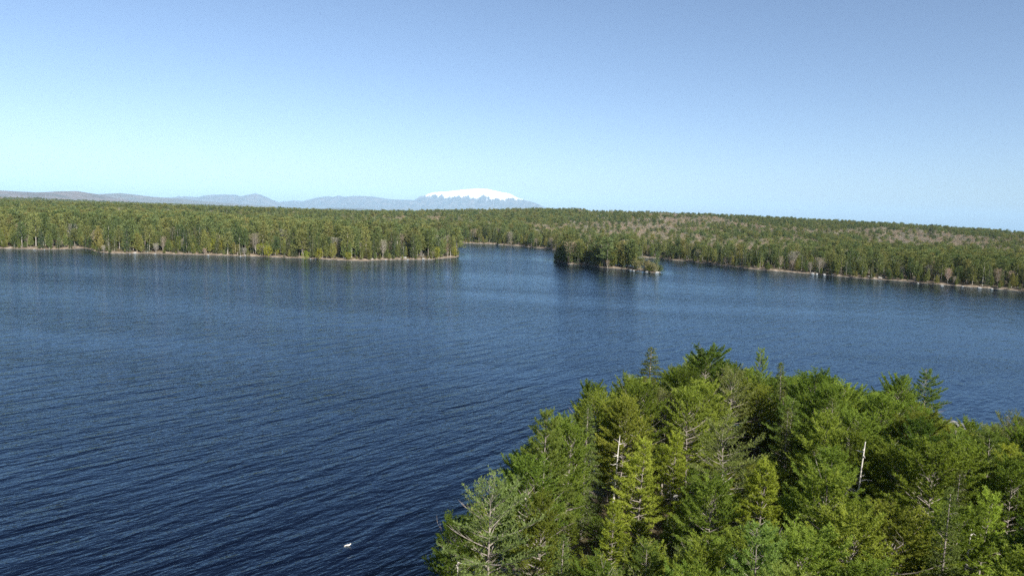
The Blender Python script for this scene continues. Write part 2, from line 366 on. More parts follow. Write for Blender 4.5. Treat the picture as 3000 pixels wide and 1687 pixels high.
ridge('snowy_mountain', [(1195, 600), (1215, 586), (1230, 577), (1255, 568), (1270, 564), (1300, 562), (1330, 559), (1365, 555), (1400, 553), (1432, 555), (1460, 562), (1490, 567), (1520, 581), (1560, 592), (1590, 604), (1620, 618), (1655, 623), (1690, 617), (1705, 617), (1735, 621), (1765, 628), (1800, 634)],
      33000, 4200, 3500, mountain_material('snowcapped_rock', snow_line), 3, rough=0.13)
ridge('mountain_range', [(800, 612), (822, 604), (842, 592), (865, 588), (900, 590), (930, 580), (960, 575), (975, 578), (990, 573), (1010, 577), (1035, 574), (1070, 575), (1100, 577), (1140, 584), (1175, 585), (1210, 586), (1240, 600), (1300, 616)],
      31000, 4200, 2500, mountain_material('range_rock', at_y(960, 566, 31000)[1]), 11, rough=0.13)
ridge('mountain_range', [(470, 585), (510, 581), (540, 575), (565, 577), (595, 579), (620, 571), (655, 570), (690, 571), (712, 578), (730, 572), (748, 567), (765, 571), (782, 579), (800, 588), (822, 602), (850, 612)],
      27000, 3500, 2500, mountain_material('wooded_range'), 19, rough=0.12)
ridge('hill', [(250, 577), (300, 570), (350, 566), (400, 571), (450, 577), (520, 582), (600, 590), (700, 598), (780, 604), (850, 612)],
      17000, 2600, 2500, mountain_material('wooded_hill', None, (0.06, 0.065, 0.05), (0.13, 0.11, 0.09)), 23)
ridge('hill', [(860, 618), (920, 612), (990, 609), (1060, 611), (1120, 617), (1180, 624)],
      16000, 1800, 1500, mountain_material('wooded_foothill', None, (0.05, 0.06, 0.045), (0.09, 0.085, 0.07)), 29)
ridge('hill', [(-500, 548), (-300, 545), (-120, 552), (0, 558), (70, 562), (130, 565), (180, 561), (225, 560), (255, 565), (285, 575), (320, 588), (420, 600)],
      11000, 2400, 2000, mountain_material('near_wooded_hill', None, (0.06, 0.06, 0.05), (0.14, 0.115, 0.105)), 31, base_ext=700)

# ------------------------------------------------------------------ tree building kit
def tube(pts, rad, sides=6):
    pts = np.asarray(pts, float); n = len(pts); V = []; Fq = []
    tan = np.gradient(pts, axis=0)
    for k in range(n):
        t = tan[k] / (np.linalg.norm(tan[k]) + 1e-9)
        a = np.cross(t, [0.31, 0.17, 0.93] if abs(t[2]) < 0.9 else [1, 0.1, 0]); a /= np.linalg.norm(a); b = np.cross(t, a)
        for q in range(sides):
            w = 2 * math.pi * q / sides; V.append(pts[k] + rad[k] * (math.cos(w) * a + math.sin(w) * b))
    for k in range(n - 1):
        for q in range(sides):
            Fq.append((k * sides + q, k * sides + (q + 1) % sides, (k + 1) * sides + (q + 1) % sides, (k + 1) * sides + q))
    return np.array(V), np.array(Fq)
class Quads:
    def __init__(self): self.V = []; self.F = []; self.n = 0
    def put(self, V, F): self.V.append(V); self.F.append(F + self.n); self.n += len(V)
    def mesh(self, name, mat, smooth=True): return make_mesh(name, np.vstack(self.V), np.vstack(self.F), mat, smooth)
def blades(P, D, K, length, width, spread, rng, tone):
    """K needle-bunch triangles fanning from each point P about direction D"""
    n = len(P); P = np.repeat(P, K, 0); D = np.repeat(D, K, 0)
    d = D + rng.normal(0, spread, (n * K, 3)); d /= np.linalg.norm(d, axis=1)[:, None] + 1e-9
    w = np.cross(d, rng.normal(0, 1, (n * K, 3))); w /= np.linalg.norm(w, axis=1)[:, None] + 1e-9
    L = length * rng.uniform(0.65, 1.25, (n * K, 1)); W = width * rng.uniform(0.7, 1.3, (n * K, 1))
    V = np.empty((n * K, 3, 3)); V[:, 0] = P - w * W * 0.5; V[:, 1] = P + w * W * 0.5; V[:, 2] = P + d * L
    t = np.repeat(tone, K) + rng.normal(0, 0.10, n * K)
    return V.reshape(-1, 3), np.arange(n * K * 3).reshape(-1, 3), np.clip(t, 0, 1)

STY = {  # H, R, crown start, branches, rise low/high, whorl, twig fraction
    'pine':   dict(H=13.0, R=3.1, z0=0.34, nb=74, el=(0, 62), prof='dome', tl=0.19, tw=0.052, K=9, sp=0.085, side=0.40, mat='pine', tk=2.9, sprd=0.8),
    'white':  dict(H=14.0, R=3.3, z0=0.22, nb=85, el=(-4, 40), prof='tier', tl=0.21, tw=0.042, K=9, sp=0.08, side=0.36, mat='white', tk=3.2, sprd=0.75),
    'bright': dict(H=10.0, R=2.6, z0=0.15, nb=70, el=(0, 50), prof='tier', tl=0.21, tw=0.042, K=10, sp=0.08, side=0.36, mat='bright', tk=3.2, sprd=0.75),
    'spruce': dict(H=13.0, R=2.0, z0=0.12, nb=130, el=(-18, 30), prof='cone', tl=0.17, tw=0.048, K=9, sp=0.11, side=0.30, mat='spruce'),
    'sparse': dict(H=14.0, R=3.3, z0=0.30, nb=60, el=(-8, 50), prof='dome', tl=0.23, tw=0.038, K=8, sp=0.19, side=0.40, mat='sparse'),
}
def fine_tree(style, seed, dead_frac=0.0):
    S = STY[style]; rng = np.random.RandomState(seed); H, Rm = S['H'], S['R']
    wood = Quads(); tp, td, tn = [], [], []
    nseg = 12; zz = np.linspace(-0.5, H * 0.985, nseg); bend = rng.uniform(-0.35, 0.35, 2); ph = rng.uniform(0, 6, 2)
    def axis(z):
        q = max(z, 0) / H; return np.array([bend[0] * math.sin(2.2 * q + ph[0]) - bend[0] * math.sin(ph[0]), bend[1] * math.sin(2.6 * q + ph[1]) - bend[1] * math.sin(ph[1]), z])
    r0 = 0.0125 * H * rng.uniform(0.85, 1.15)
    wood.put(*tube([axis(z) for z in zz], [r0 * (1 - 0.93 * max(z, 0) / H) * (1.25 if k == 0 else 1) for k, z in enumerate(zz)], 8))
    z0 = S['z0'] * H; nb = S['nb']; lop = rng.uniform(0, 6.28); lopk = rng.uniform(0.05, 0.25)
    for b in range(nb):
        if S['prof'] == 'tier':
            tiers = nb // 5; t = (b // 5 + rng.uniform(-0.12, 0.12)) / tiers; az = 6.283 * (b % 5) / 5 + (b // 5) * 0.9 + rng.uniform(-0.35, 0.35)
        else:
            t = (b + rng.uniform(0, 1)) / nb; az = b * 2.39996 + rng.uniform(-0.4, 0.4)
        t = min(max(t, 0.0), 0.985); z = z0 + (H - z0) * t * 0.985
        if S['prof'] == 'dome': L = Rm * math.sqrt(max(0.05, 1 - ((t - 0.42) / 0.64) ** 2)) * rng.uniform(0.72, 1.12)
        elif S['prof'] == 'tier': L = Rm * (1.0 - t) ** 0.62 * min(1, 0.55 + t * 2.2) * rng.uniform(0.62, 1.15) + 0.25
        else: L = Rm * (1.0 - t) ** 0.85 * rng.uniform(0.75, 1.12) + 0.12
        L *= 1 + lopk * math.cos(az - lop)
        el = R(S['el'][0] + (S['el'][1] - S['el'][0]) * t ** 1.3 + rng.uniform(-9, 9))
        h = np.array([math.cos(az), math.sin(az), 0.0]); sd_ = np.array([-h[1], h[0], 0])
        base = axis(z); q = np.linspace(0, 1, 6)
        curl = (0.22 if S['prof'] != 'cone' else -0.06) * L; wav = rng.uniform(-0.12, 0.12) * L
        pts = np.array([base + h * L * k * math.cos(el) + np.array([0, 0, 1]) * (L * k * math.sin(el) + curl * k * k * (1 if S['prof'] != 'cone' else 1)) + sd_ * wav * math.sin(3 * k) for k in q])
        br = max(0.012, 0.020 * L * (1.1 - 0.5 * t))
        dead = rng.uniform() < dead_frac * (1.6 - t)
        wood.put(*tube(pts, br * (1 - 0.85 * q), 4))
        tone_b = rng.uniform(0.25, 0.75)
        def emit(p0, p1, f0=0.0):
            seg = p1 - p0; ln = np.linalg.norm(seg); k = max(1, int(ln * (1 - f0) / S['sp'])); f = f0 + (1 - f0) * (np.arange(k) + rng.uniform(0.3, 1.0, k)) / k
            P = p0 + seg * f[:, None] + rng.normal(0, 0.03, (k, 3)); dd = seg / (ln + 1e-9) * 0.8 + np.array([0, 0, 0.55])
            tp.append(P); td.append(np.tile(dd, (k, 1))); tn.append(np.full(k, tone_b) + rng.uniform(-0.2, 0.25, k))
        start = 0.30 if S['prof'] != 'cone' else 0.15
        nt = int(3.5 + L * S.get('tk', 4.4 if S['prof'] != 'cone' else 5.0))
        for k in range(nt):
            f = start + (1 - start) * (k + rng.uniform(0, 1)) / nt; i0 = min(4, int(f * 5)); p = pts[i0] + (pts[i0 + 1] - pts[i0]) * (f * 5 - i0)
            d = pts[i0 + 1] - pts[i0]; d /= np.linalg.norm(d) + 1e-9; sg = 1 if k % 2 else -1
            tl = S['side'] * L * (1.15 - 0.65 * f) * rng.uniform(0.6, 1.2) + 0.12
            w = d * 0.75 + sd_ * sg * rng.uniform(0.5, 1.1) + np.array([0, 0, rng.uniform(-0.1, 0.55) if S['prof'] != 'cone' else rng.uniform(-0.35, 0.15)]); w /= np.linalg.norm(w)
            if dead:
                if k % 2 == 0: wood.put(*tube([p, p + w * tl * 0.5, p + w * tl + np.array([0, 0, rng.uniform(-.1, .1)])], [0.016, 0.011, 0.005], 3))
                continue
            if style == 'sparse' and rng.uniform() < 0.25: wood.put(*tube([p, p + w * tl], [0.014, 0.006], 3))
            emit(p, p + w * tl)
        if not dead: emit(pts[3], pts[5])
    P = np.vstack(tp); D = np.vstack(td); T = np.clip(np.concatenate(tn), 0, 1)
    top = axis(H * 0.985); P = np.vstack([P, top + rng.normal(0, 0.05, (8, 3))]); D = np.vstack([D, np.tile([0, 0, 1.0], (8, 1))]); T = np.concatenate([T, np.full(8, .6)])
    V, Fc, t = blades(P, D, S['K'], S['tl'], S['tw'], S.get('sprd', 0.55), rng, T)
    zs = H / V[:, 2].max(); V = V * np.array([1, 1, zs]); wood.V = [w * np.array([1, 1, zs]) for w in wood.V]
    return wood.mesh('trunk', M['bark']), make_mesh('crown', V, Fc, M[S['mat']], False, {'tone': t})
def snag_mesh(seed, H=9.0, n=16):
    rng = np.random.RandomState(seed); wood = Quads(); lean = rng.uniform(-0.06, 0.06, 2)
    zz = np.linspace(-0.4, H, 9); ax = lambda z: np.array([lean[0] * z + 0.08 * math.sin(z), lean[1] * z, z])
    wood.put(*tube([ax(z) for z in zz], [0.13 * (1 - 0.8 * max(0, z) / H) for z in zz], 7))
    for k in range(n):
        z = H * rng.uniform(0.35, 0.98); az = k * 2.4 + rng.uniform(-.5, .5); L = rng.uniform(0.5, 1.9) * (1.25 - z / H); h = np.array([math.cos(az), math.sin(az), rng.uniform(-0.15, 0.5)])
        e = ax(z) + h * L; mid = ax(z) + h * L * 0.5 + np.array([0, 0, rng.uniform(-.12, .12)])
        wood.put(*tube([ax(z), mid, e], [0.045, 0.03, 0.008], 4))
        if k % 2: wood.put(*tube([mid, mid + np.array([h[1], -h[0], 0.5]) * L * 0.35], [0.022, 0.006], 3))
    return wood.mesh('trunk', M['dead'])

def coarse_tree(kind, seed):
    """far tree: a few hundred leaf-clump faces; returns trunk, crown"""
    rng = np.random.RandomState(seed); wood = Quads()
    H = {'pine': 17, 'spruce': 15, 'cedar': 12, 'hardwood': 12.5, 'shrub': 3.2}[kind] * rng.uniform(0.85, 1.1)
    Rm = {'pine': 4.0, 'spruce': 2.6, 'cedar': 2.7, 'hardwood': 4.2, 'shrub': 2.0}[kind] * rng.uniform(0.9, 1.1)
    z0 = {'pine': 0.30, 'spruce': 0.08, 'cedar': 0.05, 'hardwood': 0.25, 'shrub': 0.02}[kind] * H
    nb = {'pine': 64, 'spruce': 80, 'cedar': 85, 'hardwood': 80, 'shrub': 40}[kind]
    lean = rng.uniform(-0.02, 0.02, 2)
    wood.put(*tube([(lean[0] * z, lean[1] * z, z) for z in (-0.6, H * 0.4, H * 0.93)], [0.012 * H, 0.009 * H, 0.02], 5))
    P, D, T, S_ = [], [], [], []
    for b in range(nb):
        t = (b + rng.uniform(0, 1)) / nb; az = b * 2.39996 + rng.uniform(-.5, .5); z = z0 + (H - z0) * t
        if kind == 'pine': L = Rm * math.sqrt(max(0.04, 1 - ((t - 0.35) / 0.70) ** 2)) * rng.uniform(0.45, 1.2); el = 0.1 + 0.6 * t
        elif kind == 'spruce': L = Rm * (1 - t) ** 0.9 * rng.uniform(0.7, 1.2) + 0.15; el = -0.2 + 0.5 * t
        elif kind == 'cedar': L = Rm * (1 - t ** 1.6) ** 0.75 * rng.uniform(0.75, 1.15) + 0.15; el = 0.7
        elif kind == 'hardwood': L = Rm * math.sqrt(max(0.08, 1 - ((t - 0.5) / 0.55) ** 2)) * rng.uniform(0.6, 1.15); el = 0.55
        else: L = Rm * math.sqrt(max(0.05, 1 - t * t)) * rng.uniform(0.7, 1.15); el = 0.6
        h = np.array([math.cos(az) * math.cos(el), math.sin(az) * math.cos(el), math.sin(el)])
        k = max(2, int(L * (2.6 if kind != 'hardwood' else 2.2)))
        f = (np.arange(k) + rng.uniform(0.4, 1.0, k)) / k
        P.append(np.array([lean[0] * z, lean[1] * z, z]) + h * L * f[:, None] + rng.normal(0, 0.16, (k, 3)))
        up = {'pine': 0.35, 'spruce': -0.1, 'cedar': 0.9, 'hardwood': 0.8, 'shrub': 0.7}[kind]
        D.append(np.tile(h * 0.8 + np.array([0, 0, up]), (k, 1))); T.append(np.full(k, rng.uniform(0.2, 0.8)))
        if kind == 'hardwood' and b % 3 == 0: wood.put(*tube([(lean[0] * z * .7, lean[1] * z * .7, z * 0.7), np.array([0, 0, z * 0.95]) + h * L * 0.8], [0.07, 0.015], 3))
    P = np.vstack(P); D = np.vstack(D); T = np.concatenate(T)
    K, ln, wd, spd = {'pine': (4, 0.8, 0.36, 0.5), 'spruce': (4, 0.7, 0.32, 0.45), 'cedar': (4, 0.75, 0.36, 0.35), 'hardwood': (6, 0.95, 0.075, 0.5), 'shrub': (5, 0.4, 0.2, 0.5)}[kind]
    V, Fc, t = blades(P, D, K, ln, wd, spd, rng, T)
    mt = {'pine': 'far_pine', 'spruce': 'far_spruce', 'cedar': 'far_cedar', 'hardwood': 'hardwood', 'shrub': 'shrub'}[kind]
    bk = M['palebark'] if kind in ('hardwood',) or seed % 3 == 0 else M['bark']
    return wood.mesh('trunk', bk), make_mesh('crown', V, Fc, M[mt], False, {'tone': t})

FINE = {k: [fine_tree(k, 100 + 7 * i + hash(len(k)) % 5, 0.10 if k in ('pine', 'white') else (0.12 if k == 'sparse' else 0.03)) for i in range(n)] for k, n in (('pine', 5), ('white', 3), ('bright', 2), ('spruce', 3), ('sparse', 2))}
SNAGS = [snag_mesh(5 + i) for i in range(3)]
FAR = {k: [coarse_tree(k, 300 + 11 * i + len(k)) for i in range(n)] for k, n in (('pine', 4), ('spruce', 4), ('cedar', 3), ('hardwood', 3), ('shrub', 3))}

def put_tree(name, meshes, x, y, z, rz, sc, label, cat, group, lean=0.0):
    e = add(name, None, loc=(x, y, z), rotz=rz, scale=sc if hasattr(sc, '__len__') else (sc, sc, sc), label=label, category=cat)
    if lean: e.rotation_euler = (lean, lean * 0.4, rz)
    e.empty_display_size = 0.5
    if group: e['group'] = group
    add('trunk', meshes[0], parent=e)
    if len(meshes) > 1: add('crown', meshes[1], parent=e)
    return e
def gz(x, y): return float(height(np.array([[x, y]]))[0])

# ------------------------------------------------------------------ the grove in front
rnd = random.Random(42)
SIL = np.array([(1290, 1660), (1340, 1500), (1400, 1390), (1470, 1320), (1520, 1260), (1600, 1200), (1690, 1150), (1720, 1110), (1780, 1120), (1880, 1085), (1960, 1085), (2000, 1040), (2080, 1005), (2170, 1045), (2230, 1090), (2300, 1085), (2400, 1080), (2480, 1115), (2560, 1130), (2650, 1115), (2700, 1160), (2800, 1240), (2880, 1245), (2900, 1210), (3000, 1200), (3300, 1200)], float)
GNAME = {'pine': 'pine_tree', 'white': 'white_pine_tree', 'bright': 'white_pine_tree', 'spruce': 'spruce_tree', 'sparse': 'pine_tree'}
placed = []
def grove_tree(style, x, y, h, label, group=None, wide=1.0, var=None, rz=None, lean=0.0):
    z = gz(x, y) - 0.05; s = h / STY[style]['H']
    v = rnd.randrange(len(FINE[style])) if var is None else var
    put_tree(GNAME[style], FINE[style][v], x, y, z, rnd.uniform(0, 6.28) if rz is None else rz, (s * wide, s * wide, s), label, 'tree', group, lean)
    placed.append((x, y, STY[style]['R'] * s * wide))
def by_top(u, v, h):
    g = 1.8
    for _ in range(4):
        p = on_z(u, v, g + h); g = gz(*p)
    return p
HERO = [  # treetop pixel, kind, height, width factor, label
    (1440, 1372, 'sparse', 13.5, 1.0, 'half-bare pine with grey branches and trunk showing, at the water edge of the near grove'),
    (1335, 1500, 'pine', 11.0, 0.75, 'low dark pine leaning out over the water beside the half-bare pine'),
    (1560, 1310, 'pine', 12.5, 0.85, 'bushy pine standing between the half-bare pine and the tiered white pine'),
    (1612, 1190, 'white', 14.5, 0.85, 'tall white pine with pale drooping plumes above the water edge of the near grove'),
    (1668, 1205, 'pine', 13.0, 0.8, 'round pine just behind the tall white pine with pale plumes'),
    (1735, 1098, 'pine', 13.0, 0.85, 'upright pine rising clear of the grove edge, beside a brownish spruce'),
    (1722, 1180, 'spruce', 12.5, 1.05, 'brownish dark spruce in front of an upright pine at the grove edge'),
    (1918, 1006, 'spruce', 13.0, 1.75, 'pointed dark spruce standing alone against the lake, beside the tallest round pine'),
    (1850, 1085, 'pine', 12.0, 0.9, 'olive pine at the foot of the pointed spruce on the lake side'),
    (2080, 996, 'pine', 14.5, 1.15, 'tallest round-topped pine of the near grove, against the open lake'),
    (2020, 1060, 'pine', 13.0, 1.0, 'broad pine leaning against the tallest round-topped pine'),
    (2150, 1060, 'sparse', 13.0, 1.0, 'pale thin-needled pine in the shoulder of the tallest round-topped pine'),
    (2234, 1014, 'white', 13.5, 0.55, 'slender pale white pine whose thin top sticks out against the lake'),
    (2296, 1058, 'spruce', 12.5, 1.1, 'dark pointed spruce next to the slender pale white pine'),
    (2395, 1066, 'pine', 13.5, 1.1, 'wide dome-shaped dark pine on the lake side of the near grove'),
    (2470, 1110, 'pine', 12.5, 1.0, 'round pine sloping down from the wide dome-shaped pine'),
    (2560, 1135, 'pine', 12.0, 1.0, 'yellowish round pine between the dome-shaped pine and the tiered white pine'),
    (2640, 1088, 'pine', 12.5, 0.9, 'light green round pine touching the tiered white pine by the bay'),
    (2722, 1076, 'white', 11.0, 1.15, 'dark white pine with long level limbs standing above the grey rock ledge'),
    (2845, 1215, 'pine', 9.0, 0.9, 'short olive pine at the mouth of the rocky bay'),
    (2965, 1190, 'sparse', 12.5, 0.75, 'thin-crowned pine with dark bent trunk in front of the rocky bay'),
    (1885, 1268, 'bright', 10.5, 0.95, 'bright yellow-green young white pine beside bleached dead limbs'),
    (2245, 1332, 'bright', 10.5, 1.0, 'bright yellow-green young white pine below the dark gap in the grove'),
    (1800, 1460, 'bright', 7.5, 0.8, 'small lime-green young pine in a dark hollow'),
    (1310, 1668, 'bright', 7.0, 0.7, 'lime-green young pine at the foot of the forked grey snag'),
    (1590, 1420, 'pine', 11.5, 0.7, 'layered pine with bare lower limbs next to the half-bare pine'),
    (1650, 1560, 'spruce', 10.5, 1.1, 'dark spruce with stepped limbs beside the black hollow'),
    (2900, 1420, 'bright', 10.5, 0.9, 'yellow-green young pine on the bay side of the near grove'),
    (2130, 1200, 'sparse', 13.0, 1.0, 'pale greyish pine on the slope under the tallest round-topped pine'),
]
SHORT = ['half-bare water-edge pine', 'leaning low pine', 'bushy waterside pine', 'plumed white pine', 'round neighbour of the plumed pine', 'upright edge pine', 'brownish spruce', 'lone pointed spruce', 'pine under the lone spruce', 'tallest round pine', 'broad leaning pine', 'pale shoulder pine', 'slender white pine', 'pointed spruce by the slender pine', 'dome-shaped pine', 'pine below the dome-shaped pine', 'yellowish round pine', 'light green round pine', 'level-limbed white pine', 'short bay-mouth pine', 'bent-trunk bay pine', 'brightest yellow-green pine', 'bright pine below the dark gap', 'small lime-green pine', 'lime-green pine at the snag', 'layered pine', 'stepped dark spruce', 'yellow-green bay pine', 'pale greyish slope pine']
hero_xy = []
for u, v, k, h, w, lab in HERO:
    p = by_top(u, v, h); hero_xy.append(p); grove_tree(k, p[0], p[1], h, lab, None, w)
snag_specs = [(1352, 1612, 8.5, 'forked grey snag of bare dead wood at the water edge of the near grove'),
              (1560, 1400, 10.0, 'bleached dead tree with broken top behind the half-bare pine'),
              (1800, 1275, 10.0, 'dead tree with rows of bleached level limbs beside the bright young white pine'),
              (2510, 1290, 12.0, 'thin pale dead spike poking out of the dense pine canopy'),
              (2820, 1545, 10.0, 'pale dead trunk among the trees on the bay side of the near grove'),
              (2120, 1620, 10.5, 'grey dead tree with slanting limbs deep inside the near grove')]
for k, (u, v, h, lab) in enumerate(snag_specs):
    p = by_top(u, v, h); z = gz(*p)
    s = h / 9.0; put_tree('dead_tree', (SNAGS[k % 3],), p[0], p[1], z - 0.05, rnd.uniform(0, 6), s, lab, 'dead tree', None)
# the rest of the grove
GAPS = [(2185, 1265, 4.0, 0.55), (1715, 1500, 3.0, 0.45), (1990, 1330, 2.6, 0.5), (1760, 1290, 2.2, 0.5), (2560, 1450, 2.5, 0.6)]
gap_xy = [(*on_z(u, v, 8.0), r, f) for u, v, r, f in GAPS]
# sight lines kept open by low growth: pixel columns, the row down to which they stay open, and the range in metres
OPEN = [(1795, 1935, 1490, 66), (2150, 2330, 1500, 62), (1745, 1850, 1560, 55), (2120, 2255, 1330, 82), (1665, 1770, 1610, 52), (1330, 1500, 1650, 43), (2895, 3010, 1400, 60), (2850, 2960, 1560, 47)]
cand = []
for _ in range(9000):
    y = rnd.uniform(20, 113); x = rnd.uniform(-8, 78)
    cand.append((x, y))
cs, cw = signed(np.array(cand))
nfill = 0
for (x, y), s_, w_ in zip(cand, cs, cw):
    if w_ != 2 or s_ < 1.6: continue
    if math.hypot(x - 61, y - 104) < 9: continue
    near = min(math.hypot(x - a, y - b) - 0.42 * r for a, b, r in placed)
    if near < 1.75: continue
    h = rnd.uniform(10.5, 14.0)
    for gx, gy, gr, gf in gap_xy:
        if math.hypot(x - gx, y - gy) < gr: h *= gf
    st = rnd.choices(['pine', 'white', 'spruce', 'sparse', 'bright'], [0.66, 0.10, 0.10, 0.07, 0.07])[0]
    if st == 'bright': h *= 0.8
    wd = rnd.uniform(0.85, 1.12)
    z = gz(x, y); rr = STY[st]['R'] * h / STY[st]['H'] * wd * 0.75
    for (bx_, by_), hk in zip(hero_xy, HERO):
        if hk[2] != 'bright': continue
        dx, dy = x - bx_, y - by_; al = dx * sd[0] / math.cos(SUN_EL) + dy * sd[1] / math.cos(SUN_EL); pe = abs(dx * sd[1] - dy * sd[0]) / math.cos(SUN_EL)
        if 0.5 < al < 15 and pe < 3.0: h = min(h, 0.25 * hk[3] + al * math.tan(SUN_EL) * 0.9)
    ok = False
    for _ in range(10):
        u, v = project((x, y, z + h)); du = FPX * rr / math.hypot(x, y)
        need = max(np.interp(u, SIL[:, 0], SIL[:, 1]), np.interp(u - du, SIL[:, 0], SIL[:, 1]) - 0.9 * du, np.interp(u + du, SIL[:, 0], SIL[:, 1]) - 0.9 * du)
        for a0, a1, vb, rg in OPEN:
            if a0 - 0.8 * du < u < a1 + 0.8 * du and math.hypot(x, y) < rg: need = max(need, vb)
        if v > need + 6: ok = True; break
        h *= 0.88
    if not ok or h < 3.0: continue
    if u > 3000 + du + 250 or u < 1200 or y < 24: continue
    side = s_ < 7
    nm = {'pine': 'olive needle-crowned pine', 'white': 'tiered white pine', 'spruce': 'dark narrow spruce', 'sparse': 'thin-needled grey-twigged pine', 'bright': 'small yellow-green young pine'}[st]
    hd = [math.hypot(x - a, y - b) for a, b in hero_xy]; hi = int(np.argmin(hd)); ha = hero_xy[hi]
    rel = ('on the lake side of' if math.hypot(x, y) > math.hypot(*ha) + 1.0 else 'in front of') if hd[hi] < 5.5 else ('well beyond' if math.hypot(x, y) > math.hypot(*ha) else 'some way inland of')
    where = f'{rel} the {SHORT[hi]}'
    grove_tree(st, x, y, h, f'{nm} {where}', f'grove trees {where}, {st}', wd)
    nfill += 1
print('grove fill trees', nfill)

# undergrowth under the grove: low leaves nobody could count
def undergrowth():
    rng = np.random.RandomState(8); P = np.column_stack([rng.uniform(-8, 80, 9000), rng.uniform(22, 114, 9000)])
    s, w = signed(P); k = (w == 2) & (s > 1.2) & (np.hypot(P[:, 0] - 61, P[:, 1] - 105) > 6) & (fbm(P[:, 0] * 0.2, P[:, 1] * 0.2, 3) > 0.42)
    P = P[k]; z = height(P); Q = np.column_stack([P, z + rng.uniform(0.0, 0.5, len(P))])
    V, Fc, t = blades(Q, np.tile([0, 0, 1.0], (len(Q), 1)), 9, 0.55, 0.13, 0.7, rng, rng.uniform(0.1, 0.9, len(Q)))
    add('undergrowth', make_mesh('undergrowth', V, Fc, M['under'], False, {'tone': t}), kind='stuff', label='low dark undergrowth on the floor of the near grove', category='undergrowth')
undergrowth()

# ------------------------------------------------------------------ boulders
def boulder_mesh(seed, flat=0.65):
    import bmesh
    rng = np.random.RandomState(seed); bm = bmesh.new(); bmesh.ops.create_icosphere(bm, subdivisions=2, radius=1.0)
    for v in bm.verts:
        c = v.co; k = 1 + 0.35 * (float(fbm(np.array([c.x * 1.3 + 5 + seed]), np.array([c.y * 1.3 + c.z * 1.7]), seed)[0]) - 0.5) * 2
        c *= k; c.z = max(c.z * flat, -0.35); c.x *= 1.25
    me = bpy.data.meshes.new('boulder'); bm.to_mesh(me); bm.free(); me.materials.append(M['rock']); return me
BOULD = [boulder_mesh(i + 1) for i in range(5)]
def boulder(x, y, s, label, group):
    o = add('boulder', BOULD[rnd.randrange(5)], loc=(x, y, max(gz(x, y), -0.15 * s) + 0.12 * s), rotz=rnd.uniform(0, 6.28), scale=(s, s * rnd.uniform(0.7, 1), s * rnd.uniform(0.7, 1.1)), label=label, category='boulder')
    if group: o['group'] = group
for u in [30, 62, 100, 130, 380, 395, 430, 455, 560, 610, 705, 720, 910, 925, 1010, 1090, 1130, 1175, 1186, 1195, 1240, 1255, 1300, 1318]:
    v = float(np.interp(u, [0, 120, 250, 320, 430, 560, 700, 860, 1060, 1150, 1260, 1330], [727, 731, 727, 742, 743, 745, 750, 756, 764, 761, 760, 754])) - rnd.uniform(0, 2.5)
    p = on_z(u, v, 0.2); big = u in (430, 1190, 1186, 1240)
    boulder(p[0], p[1], rnd.uniform(0.9, 1.3) if big else rnd.uniform(0.35, 0.8), 'pale boulder on the waterline of the wooded point across the lake', 'boulders along the wooded point')
for u, v in [(1462, 716), (1600, 727), (1855, 749), (1880, 752), (1905, 753), (2022, 762), (2380, 801), (2393, 802), (2415, 804), (2440, 806), (2545, 814), (2560, 816), (2578, 817), (2590, 817), (2620, 819), (2690, 829), (2760, 836), (2820, 838), (2868, 842), (2905, 845), (2925, 845), (2985, 848)]:
    p = on_z(u, v, 0.2); boulder(p[0], p[1], rnd.uniform(0.45, 1.15), 'pale boulder on the waterline below the long wooded hill', 'boulders along the hill shore')
for u, v in [(1690, 772), (1712, 774), (1848, 790), (1857, 792), (1895, 796), (1925, 798)]:
    p = on_z(u, v, 0.2); boulder(p[0], p[1], rnd.uniform(0.6, 1.3), 'pale boulder on the waterline of the small wooded islet', 'boulders round the islet')
for k in range(14):
    x, y = 66 + rnd.uniform(-4, 5), 98 + rnd.uniform(-9, 8)
    boulder(x, y, rnd.uniform(0.4, 1.3), 'grey boulder half in the water of the rocky bay', 'boulders in the rocky bay')
for k, (u, v) in enumerate([(1990, 1315), (2010, 1320), (1975, 1430), (1985, 1450), (1960, 1325)]):
    p = on_z(u, v, 2.4); boulder(p[0], p[1], rnd.uniform(0.5, 0.9), 'grey boulder on the forest floor inside the near grove', 'boulders inside the near grove')
def ledge():
    import bmesh
    bm = bmesh.new(); bmesh.ops.create_grid(bm, x_segments=26, y_segments=18, size=1)
    for v in bm.verts:
        x, y = v.co.x, v.co.y; e = max(0, 1 - (x * x + y * y) ** 1.5)
        n = float(fbm(np.array([x * 3 + 9]), np.array([y * 3 + 4]), 77)[0]); st = math.floor((n + 0.3 * x) * 5) / 5
        v.co.z = (0.7 + 0.8 * st) * min(1, e * 1.3) * 1.1 - 0.35 - 2.2 * (1 - min(1, e * 2.2)) ** 2 + 0.25 * (n - 0.5)
        v.co.x *= 6.0; v.co.y *= 4.2
    me = bpy.data.meshes.new('rock_ledge'); bm.to_mesh(me); bm.free(); me.materials.append(M['ledge'])
    x, y = 62.5, 104.5; add('rock_ledge', me, loc=(x, y, gz(x, y) + 0.25), rotz=-0.45, label='bare grey rock ledge between the near grove and the lake', category='rock')
ledge()
p = on_z(1018, 1598)
def driftwood():
    q = Quads(); q.put(*tube([(-0.30, 0, 0.0), (-0.1, 0.03, 0.05), (0.12, -0.02, 0.06), (0.30, 0.05, 0.16)], [0.03, 0.07, 0.08, 0.05], 6)); q.put(*tube([(0.05, 0, 0.06), (0.02, 0.2, 0.1)], [0.04, 0.015], 5))
    add('driftwood', q.mesh('driftwood', M['dead']), loc=(p[0], p[1], 0.0), rotz=0.3, label='small pale piece of driftwood floating on the open lake', category='driftwood')
driftwood()

